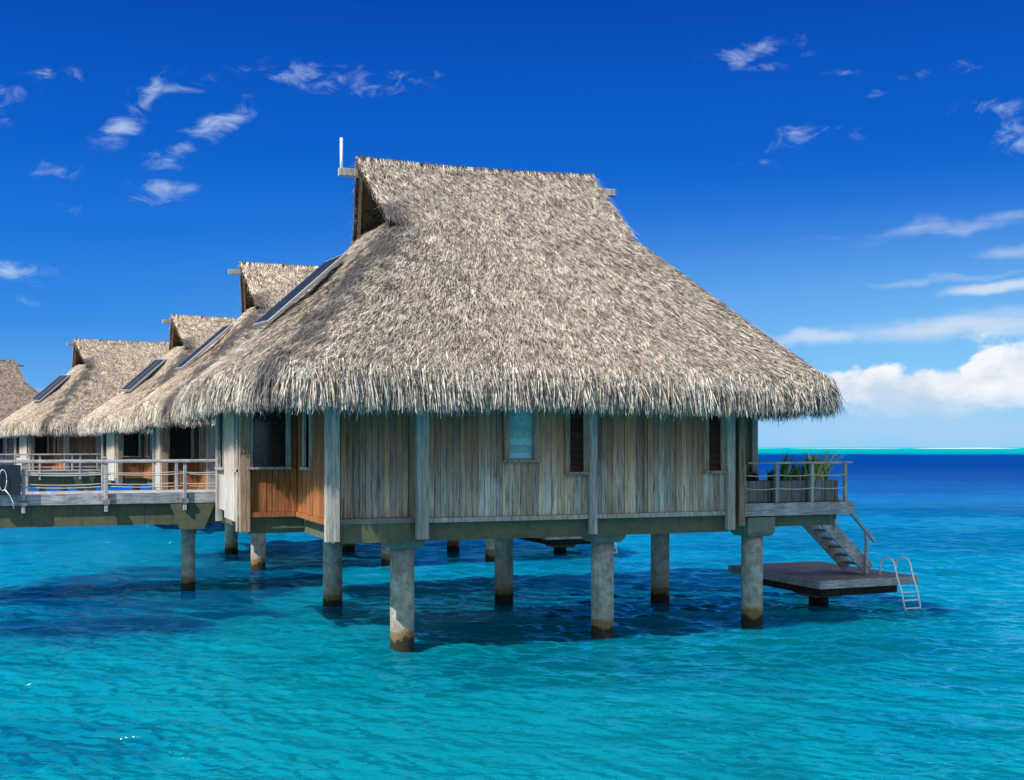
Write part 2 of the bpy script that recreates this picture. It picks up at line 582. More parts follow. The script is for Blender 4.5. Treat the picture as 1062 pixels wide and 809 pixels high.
pa = N.noise(N.vscale(pos, (0.11, 0.15, 1), loc=(3.1, 1.7, 0)), 1.0, 6, 0.62, 0.9)
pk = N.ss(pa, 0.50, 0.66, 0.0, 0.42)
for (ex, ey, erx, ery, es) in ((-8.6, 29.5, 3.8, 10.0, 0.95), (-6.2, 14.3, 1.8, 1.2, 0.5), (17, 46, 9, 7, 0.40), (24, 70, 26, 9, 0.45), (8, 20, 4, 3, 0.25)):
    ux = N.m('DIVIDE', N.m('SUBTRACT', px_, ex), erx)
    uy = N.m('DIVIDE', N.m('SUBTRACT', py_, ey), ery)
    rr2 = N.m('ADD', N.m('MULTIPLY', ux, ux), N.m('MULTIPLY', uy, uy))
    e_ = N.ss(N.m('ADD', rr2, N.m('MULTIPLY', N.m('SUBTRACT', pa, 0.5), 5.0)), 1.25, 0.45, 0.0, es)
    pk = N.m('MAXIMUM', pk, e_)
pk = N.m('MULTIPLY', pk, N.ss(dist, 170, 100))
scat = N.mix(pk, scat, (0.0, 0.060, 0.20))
stf = N.noise(N.vscale(pos, (0.020, 0.085, 1)), 1.0, 7, 0.68, 0.5)
stk = N.m('MULTIPLY', N.ss(stf, 0.52, 0.64, 0.0, 0.55), N.ss(dist, 35, 90))
scat = N.mix(N.m('MULTIPLY', stk, N.ss(dist, 560, 420)), scat, (0.0, 0.035, 0.17))
rfn = N.noise(N.vscale(pos, (0.30, 1.3, 1)), 1.0, 4, 0.7)
scat = N.mix(N.m('MULTIPLY', N.ss(rfn, 0.42, 0.66, 0.0, 0.55), N.ss(dist, 40, 120)), scat, N.mix(1.0, scat, (1.0, 0.45, 0.55), 'MULTIPLY'))
ridge = N.n('ShaderNodeTexNoise', noise_type='RIDGED_MULTIFRACTAL')
N.put(ridge.inputs['Vector'], N.vscale(pos, (3.0, 4.6, 1), rot=(0, 0, R(14))))
ridge.inputs['Scale'].default_value = 1.0
ridge.inputs['Detail'].default_value = 3
ridge.inputs['Roughness'].default_value = 0.6
ridge.inputs['Distortion'].default_value = 0.9
ripa = N.m('MULTIPLY', ridge.outputs['Fac'], N.ss(dist, 70, 25))
ripb = N.noise(N.vscale(pos, (0.35, 0.95, 1), rot=(0, 0, R(-8))), 1.0, 6, 0.65, 0.4)
ripc = N.noise(N.vscale(pos, (0.05, 0.16, 1), rot=(0, 0, R(-4))), 1.0, 5, 0.65, 0.3)
h = N.m('ADD', N.m('MULTIPLY', ripa, N.ss(pa, 0.35, 0.62, 0.016, 0.036)), N.m('ADD', N.m('MULTIPLY', ripb, N.ss(dist, 25, 90, 0.12, 0.8)), N.m('MULTIPLY', ripc, N.ss(dist, 80, 400, 0.0, 4.0))))
nb = N.bump(h, 1.0, 1.0)
# light scattered inside the water hardly follows the surface relief
nmx = N.n('ShaderNodeMix', data_type='VECTOR')
nmx.inputs[0].default_value = 0.38
nmx.inputs[4].default_value = (0, 0, 1)
N.put(nmx.inputs[5], nb)
nrmz = N.n('ShaderNodeVectorMath', operation='NORMALIZE')
N.put(nrmz.inputs[0], nmx.outputs[1])
nbd = nrmz.outputs[0]
fr = N.n('ShaderNodeFresnel')
fr.inputs[0].default_value = 1.33
N.put(fr.inputs['Normal'], nb)
dif = N.n('ShaderNodeSubsurfaceScattering', falloff='BURLEY')
N.put(dif.inputs['Color'], scat)
dif.inputs['Scale'].default_value = 0.9
dif.inputs['Radius'].default_value = (0.3, 1.0, 1.2)
N.put(dif.inputs['Normal'], nbd)
dif0 = N.n('ShaderNodeBsdfDiffuse')
N.put(dif0.inputs[0], scat)
N.put(dif0.inputs['Normal'], nbd)
dmx = N.n('ShaderNodeMixShader')
dmx.inputs[0].default_value = 0.35
N.t.links.new(dif0.outputs[0], dmx.inputs[1])
N.t.links.new(dif.outputs[0], dmx.inputs[2])
dif = dmx
trn = N.n('ShaderNodeBsdfTransparent')
trn.inputs[0].default_value = (0.05, 0.64, 0.84, 1)
clear = N.m('MULTIPLY', N.ss(dist, 30, 110, 1.0, 0.0), N.ss(fr.outputs[0], 0.44, 0.08, 0.05, 0.70))
mx = N.n('ShaderNodeMixShader')
N.put(mx.inputs[0], clear)
N.t.links.new(dif.outputs[0], mx.inputs[1])
N.t.links.new(trn.outputs[0], mx.inputs[2])
glo = N.n('ShaderNodeBsdfGlossy')
glo.inputs['Roughness'].default_value = 0.12
glo.inputs[0].default_value = (0.34, 0.80, 1.0, 1)
N.put(glo.inputs['Normal'], nb)
ff = N.m('MINIMUM', N.m('MULTIPLY', fr.outputs[0], 1.0), 0.65)
ff = N.m('MULTIPLY', ff, N.ss(dist, 40, 260, 1.0, 0.14))
mx2 = N.n('ShaderNodeMixShader')
N.put(mx2.inputs[0], ff)
N.t.links.new(mx.outputs[0], mx2.inputs[1])
N.t.links.new(glo.outputs[0], mx2.inputs[2])
o = N.n('ShaderNodeOutputMaterial')
N.t.links.new(mx2.outputs[0], o.inputs[0])
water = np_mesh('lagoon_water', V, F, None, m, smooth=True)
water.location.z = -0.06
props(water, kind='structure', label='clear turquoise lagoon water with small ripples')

m, N = new_mat('seabed_sand')
pos = N.n('ShaderNodeNewGeometry').outputs['Position']
pa = N.noise(N.vscale(pos, (0.10, 0.13, 1), loc=(3.1, 1.7, 0)), 1.0, 5, 0.6, 0.8)
pb = N.noise(N.vscale(pos, (0.9, 1.2, 1)), 1.0, 5, 0.6, 0.8)
c = N.mix(N.ss(N.m('ADD', pa, N.m('MULTIPLY', N.m('SUBTRACT', pb, 0.5), 0.25)), 0.50, 0.62), (0.78, 0.76, 0.66), (0.10, 0.16, 0.20))
c = N.mix(N.ss(pb, 0.35, 0.65, 0.0, 0.3), c, (0.40, 0.44, 0.42))
finish(N, c, 0.95, None, 0.0)
sb = MB()
sb.add([(-900, -60, -1.05), (900, -60, -1.05), (900, 900, -1.05), (-900, 900, -1.05)], [(0, 1, 2, 3)])
sbo = sb.build('seabed', m)
props(sbo, kind='structure', label='pale sandy lagoon bed with dark coral patches')
# ocean floor far out so the sheet above never looks through to the sky
sb = MB()
sb.add([(-40000, -40000, -9), (40000, -40000, -9), (40000, 40000, -9), (-40000, 40000, -9)], [(0, 1, 2, 3)])
props(sb.build('deep_seabed', M['soil']), kind='structure')

# surf breaking on the outer reef
sf = MB()
rs = random.Random(3)
xx = -4200.0
while xx < 4200:
    ln = rs.uniform(60, 420)
    hh = rs.uniform(0.4, 2.2) * (1.5 if 1100 < xx < 1500 else 0.8)
    n = 6
    vs, fs = [], []
    for i in range(n + 1):
        t = i / n
        hx = hh * math.sin(math.pi * t) ** 0.5 * rs.uniform(0.7, 1.0) + 0.05
        x_ = xx + ln * t
        vs += [(x_, 3600, 0.0), (x_, 3610, hx), (x_, 3640, 0.0)]
    for i in range(n):
        a = i * 3
        fs += [(a, a + 3, a + 4, a + 1), (a + 1, a + 4, a + 5, a + 2)]
    sf.add(vs, fs)
    xx += ln + rs.uniform(0, 25)
props(sf.build('reef_surf', M['white']), kind='stuff', label='thin white line of surf breaking on the far reef', cat='surf')

# ------------------------------------------------------------------ bungalow geometry (local frame: x along the front, y away from it, z=0 at the water)
BC = 4.0                       # ridge line y
LV = [  # z, left x, right x, half depth, corner radius
    (8.36, -2.25, 3.05, 1.52, 0.45),
    (7.55, -2.95, 3.84, 2.38, 0.70),
    (6.70, -3.78, 4.56, 3.27, 0.85),
    (5.90, -4.55, 5.26, 4.10, 0.95),
    (5.35, -5.10, 5.72, 4.72, 1.00),
    (5.08, -5.38, 5.94, 5.02, 1.00),
    (4.92, -5.48, 6.02, 5.14, 1.00),
    (4.62, -5.52, 6.06, 5.18, 1.00)]
NP = 360


def ring(z, xl, xr, hw, rad, n=NP):
    """rounded rectangle; every ring gets the same share of points per side and corner"""
    xl_, xr_ = xl, xr
    pts = []
    segs = [('e', (xl_ + rad, BC - hw), (xr_ - rad, BC - hw), 95), ('c', (xr_ - rad, BC - hw + rad), -90, 20),
            ('e', (xr_, BC - hw + rad), (xr_, BC + hw - rad), 65), ('c', (xr_ - rad, BC + hw - rad), 0, 20),
            ('e', (xr_ - rad, BC + hw), (xl_ + rad, BC + hw), 75), ('c', (xl_ + rad, BC + hw - rad), 90, 20),
            ('e', (xl_, BC + hw - rad), (xl_, BC - hw + rad), 45), ('c', (xl_ + rad, BC - hw + rad), 180, 20)]
    for s_ in segs:
        if s_[0] == 'e':
            (x0, y0), (x1, y1), k = s_[1], s_[2], s_[3]
            for i in range(k):
                t = i / k
                pts.append((x0 + (x1 - x0) * t, y0 + (y1 - y0) * t))
        else:
            (cx, cy), a0, k = s_[1], s_[2], s_[3]
            for i in range(k):
                t = R(a0 + 90 * i / k)
                pts.append((cx + rad * math.cos(t), cy + rad * math.sin(t)))
    P_ = np.array(pts)
    # the left eave swells out over the side bay
    low = np.clip((6.9 - z) / 2.0, 0, 1)
    y = P_[:, 1]
    side_w = np.clip((-P_[:, 0] - 1.8) / 1.6, 0, 1)
    t = np.clip((y - 0.2) / 2.6, 0, 1)
    t = t * t * (3 - 2 * t)
    P_[:, 0] -= 0.42 * low * t * side_w
    return np.column_stack([P_, np.full(len(P_), z)])


def loft(levels, sub):
    zs = np.array([l[0] for l in levels])
    rows = []
    for i in range(len(levels) - 1):
        for k in range(sub):
            t = k / sub
            l = [levels[i][j] * (1 - t) + levels[i + 1][j] * t for j in range(5)]
            rows.append(ring(*l))
    rows.append(ring(*levels[-1]))
    G = np.array(rows)                                   # rows x NP x 3
    # a hand-laid roof is not dead flat
    n = np.sin(G[..., 0] * 1.3 + G[..., 2] * 0.9) * np.sin(G[..., 1] * 1.1 - G[..., 2] * 1.7)
    G[..., 2] += 0.045 * n + 0.02 * np.sin(G[..., 0] * 4.1 + G[..., 1] * 3.3)
    return G


def blades(P0, D, Nn, L_, Wd, lift, C, curl=None):
    """tapered quads: root P0, direction D, normal Nn"""
    S = np.cross(D, Nn)
    S /= np.linalg.norm(S, axis=1, keepdims=True) + 1e-9
    root = P0 + Nn * 0.012
    mid = P0 + D * (L_ * 0.55)[:, None] + Nn * (lift * 0.8)[:, None]
    tip = P0 + D * L_[:, None] + Nn * lift[:, None]
    if curl is not None:
        tip = tip + curl
    w = Wd[:, None]
    V_ = np.stack([root - S * w * .5, root + S * w * .5, mid + S * w * .5, mid - S * w * .5, tip + S * w * .16, tip - S * w * .16], 1).reshape(-1, 3)
    n = len(P0)
    b = np.arange(n) * 6
    F_ = np.concatenate([np.stack([b, b + 1, b + 2, b + 3], 1), np.stack([b + 3, b + 2, b + 4, b + 5], 1)])
    C_ = np.repeat(C, 6, axis=0)
    return V_, F_, C_


PAL = np.array([[0.86, 0.79, 0.69], [0.76, 0.68, 0.58], [0.60, 0.535, 0.46], [0.47, 0.43, 0.39], [0.34, 0.30, 0.27], [0.16, 0.13, 0.10], [0.62, 0.46, 0.27], [0.09, 0.08, 0.075]])
PW = np.array([0.16, 0.19, 0.18, 0.14, 0.11, 0.09, 0.05, 0.08])


def pal(n, w=PW):
    c = PAL[rng.choice(len(PAL), n, p=w / w.sum())]
    c = c * rng.uniform(0.78, 1.18, (n, 1))
    return np.column_stack([c, np.ones(n)])


def scatter(G, dens, closed=True):
    """area-weighted points on a grid surface: position, down-slope tangent, normal"""
    if closed:
        G = np.concatenate([G, G[:, :1]], 1)
    a, b, c, d = G[:-1, :-1], G[:-1, 1:], G[1:, :-1], G[1:, 1:]
    nrm = np.cross(b - a, c - a)
    area = np.linalg.norm(nrm, axis=2)
    nrm = nrm / (area[..., None] + 1e-12)
    n = int(area.sum() * dens)
    k = rng.choice(area.size, n, p=(area / area.sum()).ravel())
    s_, t_ = rng.random((n, 1)), rng.random((n, 1))
    A_, B_, C_, D_ = [q.reshape(-1, 3)[k] for q in (a, b, c, d)]
    Pp = (A_ * (1 - s_) + B_ * s_) * (1 - t_) + (C_ * (1 - s_) + D_ * s_) * t_
    Dn = (C_ + D_ - A_ - B_)
    Dn /= np.linalg.norm(Dn, axis=1, keepdims=True) + 1e-12
    Nn = nrm.reshape(-1, 3)[k]
    Nn[np.sum(Nn * (Pp - np.array([0.3, BC, 3.0])), axis=1) < 0] *= -1
    return Pp, Dn, Nn


def build_roof(hut, dens=2300):
    G = loft(LV, 5)
    NPn = G.shape[1]
    # ---- solid shell, soffit and gablet walls
    soff = [(4.55, -5.30, 5.85, 4.98, .9), (4.66, -4.9, 5.4, 4.6, .9), (4.95, -4.1, 4.4, 3.7, 0.9)]
    Gs = np.array([ring(*l) for l in soff])
    full = np.concatenate([G, Gs], 0)
    nr_ = full.shape[0]
    idx_ = np.arange(nr_ * NPn).reshape(nr_, NPn)
    nx = np.roll(idx_, -1, axis=1)
    F_ = np.stack([idx_[:-1].ravel(), idx_[1:].ravel(), nx[1:].ravel(), nx[:-1].ravel()], 1)
    V_ = full.reshape(-1, 3) * 1.0
    # sink shell a little below the blades
    shell = np_mesh('roof_shell', V_, F_, np.ones((len(V_), 4)), M['underthatch'], None, True)
    # ---- ridge cap: two steep slopes with raking ends
    def cap(sgn):
        rows = []
        for i in range(9):
            t = i / 8
            z = 9.80 * (1 - t) + 8.30 * t
            hw = 1.56 * t ** 1.02
            xl = -2.72 * (1 - t) + -2.42 * t
            xr = 2.80 * (1 - t) + 3.02 * t
            xs = np.linspace(xl, xr, 60)
            sag = 0.06 * np.sin((xs - xl) / (xr - xl) * math.pi)
            zz = z - sag * (1 - t) + 0.10 * (xs - xl) / (xr - xl) * (1 - t)
            rows.append(np.column_stack([xs, np.full(60, BC + sgn * hw), zz]))
        return np.array(rows)
    capF, capB = cap(-1), cap(1)
    allV, allF, allC = [], [], []
    off = 0
    def acc(v, f, c):
        nonlocal off
        allV.append(v); allF.append(f + off); allC.append(c)
        off += len(v)
    # thick cap slabs
    capmb = MB()
    for Gc in (capF, capB):
        r_, c_, _ = Gc.shape
        outer = Gc
        nn = Gc.copy()
        inner = Gc.copy()
        inner[..., 2] -= 0.20
        vs = np.concatenate([outer.reshape(-1, 3), inner.reshape(-1, 3)])
        I = np.arange(r_ * c_).reshape(r_, c_)
        J = I + r_ * c_
        fs = []
        for i in range(r_ - 1):
            for k in range(c_ - 1):
                fs.append((I[i, k], I[i, k + 1], I[i + 1, k + 1], I[i + 1, k]))
                fs.append((J[i, k], J[i + 1, k], J[i + 1, k + 1], J[i, k + 1]))
            fs.append((I[i, 0], I[i + 1, 0], J[i + 1, 0], J[i, 0]))
            fs.append((I[i, -1], J[i, -1], J[i + 1, -1], I[i + 1, -1]))
        capmb.add([tuple(p) for p in vs], [tuple(int(q) for q in f) for f in fs], (1, 1, 1))
    # merge shell and cap in the one roof mesh, together with all the strands
    sv = V_
    acc(sv, F_, np.column_stack([np.tile([[0.15, 0.12, 0.09]], (len(sv), 1)), np.ones(len(sv))]))
    cv = np.array(capmb.v)
    acc(cv, np.array(capmb.f), np.column_stack([np.tile([[0.10, 0.07, 0.04]], (len(cv), 1)), np.ones(len(cv))]))
    bpy.data.objects.remove(shell)
    # closing lid under the cap so no light leaks
    lid = ring(*LV[0])
    lid[:, 2] = 8.20
    lv = np.concatenate([lid, [[0.3, BC, 8.20]]])
    n_ = len(lid)
    lf = np.array([[i, (i + 1) % n_, n_, n_] for i in range(n_)])
    lidm = MB()
    lidm.add([tuple(p) for p in lid], [tuple(range(n_))], (1, 1, 1))
    lid_mb = lidm
    # ---- strands on the slopes
    for Gg, closed, dn in ((G[:-3], True, dens), (capF, False, dens), (capB, False, dens * .6)):
        P0, D, Nn = scatter(Gg, dn, closed)
        n = len(P0)
        S = np.cross(D, Nn)
        ang = rng.normal(0, 0.30, n)[:, None]
        D2 = D * np.cos(ang) + S * np.sin(ang)
        Lh = rng.uniform(0.14, 0.46, n)
        Wd = rng.uniform(0.005, 0.0135, n)
        lift = np.abs(rng.normal(0.03, 0.03, n))
        tw = rng.normal(0, 0.30, n)[:, None]
        N2 = Nn * np.cos(tw) + S * np.sin(tw)
        acc(*blades(P0 - D2 * 0.1, D2, N2, Lh, Wd, lift, pal(n)))
    # ---- shaggy rim of the cap (raking ends) and along its top
    for Gc in (capF, capB):
        for kcol, sg in ((0, -1), (-1, 1)):
            e = Gc[:, kcol]
            n = 420 if sg < 0 else 160
            t = rng.random(n) * (len(e) - 1.001)
            i = t.astype(int)
            P0 = e[i] * (1 - (t - i))[:, None] + e[i + 1] * (t - i)[:, None]
            P0 = P0 + np.column_stack([-sg * rng.uniform(0, .1, n), np.zeros(n), -rng.uniform(0, .17, n)])
            D = np.column_stack([sg * rng.uniform(0.0, .4, n), rng.normal(0, .3, n), -rng.uniform(.5, 1.2, n)])
            D /= np.linalg.norm(D, axis=1, keepdims=True)
            Nn = np.tile([[sg * 1.0, 0.2, 0.3]], (n, 1)) / 1.06
            acc(*blades(P0, D, Nn, rng.uniform(.08, .22, n), rng.uniform(.015, .03, n), np.full(n, .01), pal(n)))
    n = 2600
    xs = rng.uniform(-2.72, 2.8, n)
    P0 = np.column_stack([xs, BC + rng.normal(0, .05, n), 9.80 + 0.10 * (xs + 2.72) / 5.5 - 0.06 * np.sin((xs + 2.72) / 5.52 * math.pi) + .018 - np.zeros(n)])
    sg = rng.choice([-1, 1], n)
    D = np.column_stack([rng.normal(0, .25, n), sg * np.ones(n), -rng.uniform(.92, 1.08, n)])
    D /= np.linalg.norm(D, axis=1, keepdims=True)
    Nn = np.column_stack([np.zeros(n), sg * .7, np.full(n, .7)])
    acc(*blades(P0 - D * .05, D, Nn, rng.uniform(.15, .32, n), rng.uniform(.008, .02, n), np.abs(rng.normal(.012, .008, n)), pal(n)))
    # ---- fringe hanging from the eave, several layers deep
    e0 = G[-1]
    eo = np.roll(e0, -1, 0) - e0
    per = np.linalg.norm(eo, axis=1)
    out = np.column_stack([eo[:, 1], -eo[:, 0], np.zeros(len(eo))])
    out /= np.linalg.norm(out, axis=1, keepdims=True)
    total = per.sum()
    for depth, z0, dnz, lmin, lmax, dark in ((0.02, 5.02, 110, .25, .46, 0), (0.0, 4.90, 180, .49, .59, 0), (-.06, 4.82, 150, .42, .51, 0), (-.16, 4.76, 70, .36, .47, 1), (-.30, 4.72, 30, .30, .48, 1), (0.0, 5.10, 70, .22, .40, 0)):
        n = int(total * dnz)
        k = rng.choice(len(e0), n, p=per / total)
        t = rng.random(n)[:, None]
        P0 = e0[k] + eo[k] * t + out[k] * (depth + rng.normal(0, .03, n))[:, None]
        P0[:, 2] = z0 + rng.normal(0, .05, n) + (z0 < 4.95) * 0 
        if z0 > 5.0:
            P0 -= out[k] * ((z0 - 4.92) * .9)
        inc = rng.normal(0.16, .12, n)[:, None] + (0.35 if z0 > 5 else 0)
        tang = eo[k] / per[k][:, None]
        D = np.tile([[0, 0, -1.0]], (n, 1)) + out[k] * inc + tang * rng.normal(0, .10, n)[:, None]
        D /= np.linalg.norm(D, axis=1, keepdims=True)
        tw = rng.normal(0, .6, n)[:, None]
        Nn = out[k] * np.cos(tw) + tang * np.sin(tw)
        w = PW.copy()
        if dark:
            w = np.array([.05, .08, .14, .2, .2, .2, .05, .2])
        wave = 0.025 * np.sin(k * 0.11) + 0.012 * np.sin(k * .41)
        Lh = rng.uniform(lmin, lmax, n) + wave
        curl = -out[k] * (rng.uniform(0, .10, n))[:, None]
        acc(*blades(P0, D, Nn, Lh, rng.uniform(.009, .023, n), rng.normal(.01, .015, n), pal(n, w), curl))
    # a few stray long fronds at the corners
    n = 260
    k = rng.choice(len(e0), n)
    P0 = e0[k] + np.array([0, 0, .25])
    D = out[k] * rng.uniform(.4, 1.0, n)[:, None] + np.array([0, 0, -1.0])
    D /= np.linalg.norm(D, axis=1, keepdims=True)
    acc(*blades(P0, D, out[k], rng.uniform(.4, .62, n), rng.uniform(.014, .024, n), np.full(n, .02), pal(n)))
    roof = np_mesh('thatched_roof', np.concatenate(allV), np.concatenate(allF), np.concatenate(allC), M['thatch'], hut)
    lid_mb.build('attic_floor', M['darkwood'], roof)
    # gablet timber ends
    for xg, sg in ((-1.85, -1), (2.4, 1)):
        g = MB(0.3)
        for i in range(9):
            y0 = BC - 1.4 + i * 0.311
            yc = abs(y0 + .15 - BC)
            zt = 9.66 - yc * 0.98
            g.box(xg - .02, xg + .02, y0, y0 + .305, 7.9, max(zt, 8.0))
        g.build('gablet_boards', M['gablet'], roof)
    rb = MB()
    rb.bar((-3.10, BC, 9.50), (3.38, BC, 9.58), 0.13, 0.16, None, .01)
    rb.build('ridge_beam', M['post'], roof)
    for sg in (-1, 1):
        r_ = MB()
        r_.bar((-2.60, BC + sg * .07, 9.52), (-2.33, BC + sg * 1.42, 8.16), .07, .13)
        r_.build('barge_rafter', M['brownpost'], roof)
    return roof


def panel(mb_, p, q, z0, z1, bw=0.125, thick=0.03, nrm=(0, -1), c=None):
    """vertical boards from p to q (x, y), each board its own shade and a hair in or out"""
    p, q = Vector((*p, 0)), Vector((*q, 0))
    d = q - p
    Ln = d.length
    d.normalize()
    nv = Vector((*nrm, 0))
    n = max(1, round(Ln / bw))
    w = Ln / n
    for i in range(n):
        o_ = random.uniform(-.005, .005)
        a = p + d * (w * i + .004)
        b = p + d * (w * (i + 1) - .004)
        f0, f1 = nv * (thick / 2 + o_), nv * (-thick / 2)
        vs = [a + f0, b + f0, b + f1, a + f1]
        vs = [Vector((v.x, v.y, z0)) for v in vs] + [Vector((v.x, v.y, z1)) for v in vs]
        mb_.add(vs, [(3, 2, 1, 0), (4, 5, 6, 7), (0, 1, 5, 4), (1, 2, 6, 5), (2, 3, 7, 6), (3, 0, 4, 7)], c)


def window(hut, p, q, z0, z1, nrm, glass='glass', frame='post', louv=True, fw=0.06):
    p, q = Vector((*p, 0)), Vector((*q, 0))
    d = (q - p).normalized()
    nv = Vector((*nrm, 0))
    def up(v, z): return Vector((v.x, v.y, z))
    f = MB(0.08)
    o_ = nv * 0.025
    dp = 0.10
    vert = (abs(d.x) > .5)
    f.bar(up(p + d * fw / 2 + o_, z0), up(p + d * fw / 2 + o_, z1), fw if not vert else dp, dp if not vert else fw)
    f.bar(up(q - d * fw / 2 + o_, z0), up(q - d * fw / 2 + o_, z1), fw if not vert else dp, dp if not vert else fw)
    f.bar(up(p - d * .03 + o_ * 1.6, z0 - .02), up(q + d * .03 + o_ * 1.6, z0 - .02), dp + .03, .05)
    w = f.build('window', M[frame], hut)
    g = MB(0.25)
    if louv:
        z = z0 + .03
        while z < z1 - .1:
            g.bar(up(p + d * fw - nv * .035, z + .05), up(q - d * fw - nv * .035, z + .05), .128, .012, None, 0, (nv + Vector((0, 0, .30))).normalized())
            z += .125
        g.build('louvre_blade', M[glass], w)
    b = MB()
    a0, a1 = p + d * fw * .5 - nv * .07, q - d * fw * .5 - nv * .07
    b.bar(up(a0, (z0 + z1) / 2), up(a1, (z0 + z1) / 2), .01, z1 - z0)
    b.build('pane', M['glass'] if not (louv and glass == 'louvre') else M['louvre'], w)
    return w


def pile(parent, x, y, r=0.22, ztop=1.86, cap=None, name='pile'):
    mb_ = MB()
    zs = [z for z in (-.26, -.12, 0, .3, .8, 1.3) if z < ztop - .1] + [ztop]
    seg = 22
    pts = []
    vs, fs = [], []
    for i, z in enumerate(zs):
        for k in range(seg):
            t = 2 * math.pi * k / seg
            rr = r * (1 + random.uniform(-.012, .012)) * (1.02 if z < .2 else 1)
            vs.append((x + rr * math.cos(t), y + rr * math.sin(t), z))
    for i in range(len(zs) - 1):
        for k in range(seg):
            k2 = (k + 1) % seg
            fs.append((i * seg + k, i * seg + k2, (i + 1) * seg + k2, (i + 1) * seg + k))
    fs.append(tuple((len(zs) - 1) * seg + k for k in range(seg)))
    mb_.add(vs, fs)
    p_ = mb_.build(name, M['pile'], parent, True)
    if cap:
        wx, wy, z0, z1 = cap
        c_ = MB()
        zc = z0 + .09
        ch = .07
        def rect(z, ax, ay): return [(x - ax, y - ay, z), (x + ax, y - ay, z), (x + ax, y + ay, z), (x - ax, y + ay, z)]
        vs = rect(z0, wx / 2 - ch, wy / 2 - ch) + rect(zc, wx / 2, wy / 2) + rect(z1, wx / 2, wy / 2)
        fs = [(3, 2, 1, 0)] + [(i + o_, (i + 1) % 4 + o_, (i + 1) % 4 + 4 + o_, i + 4 + o_) for o_ in (0, 4) for i in range(4)] + [(8, 9, 10, 11)]
        c_.add(vs, fs)
        c_.build('pile_cap', M['cap'], p_)
    return p_


def post(parent, x, y, w, d, z0, z1, mat='post'):
    mb_ = MB(0.06)
    mb_.bar((x, y, z0), (x, y, z1), w, d, None, .008)
    return mb_.build('wall_post', M[mat], parent)


def rope(mb_, p, q, sag=.045, r=.011):
    p, q = Vector(p), Vector(q)
    pts = []
    for i in range(9):
        t = i / 8
        v = p.lerp(q, t)
        v.z -= sag * 4 * t * (1 - t)
        pts.append(v)
    mb_.tube(pts, r, 6)


def railing(parent, pts, ztop, zdeck, post_at, ropes=(0.62, 0.30), brace=False, clampdown=.1, end=0.0):
    """straight railing from pts[0] to pts[1], posts at the given distances"""
    p, q = Vector((*pts[0], 0)), Vector((*pts[1], 0))
    d = (q - p).normalized()
    up = Vector((0, 0, 1))
    tr = MB(0.04)
    tr.bar(p + up * (ztop - .025) - d * end, q + up * (ztop - .025) + d * end, .13, .05, None, .008)
    tr.build('top_rail', M['rail'], parent)
    ps = [p + d * s_ for s_ in post_at]
    for v in ps:
        o_ = MB(0.08)
        o_.bar(v + up * (zdeck - clampdown), v + up * (ztop - .05), .085, .085, None, .008)
        o_.build('rail_post', M['post'], parent)
    for hr in ropes:
        for a, b in zip(ps[:-1], ps[1:]):
            rp = MB()
            rope(rp, a + up * (zdeck + hr), b + up * (zdeck + hr))
            rp.build('rope', M['rope'], parent, True)


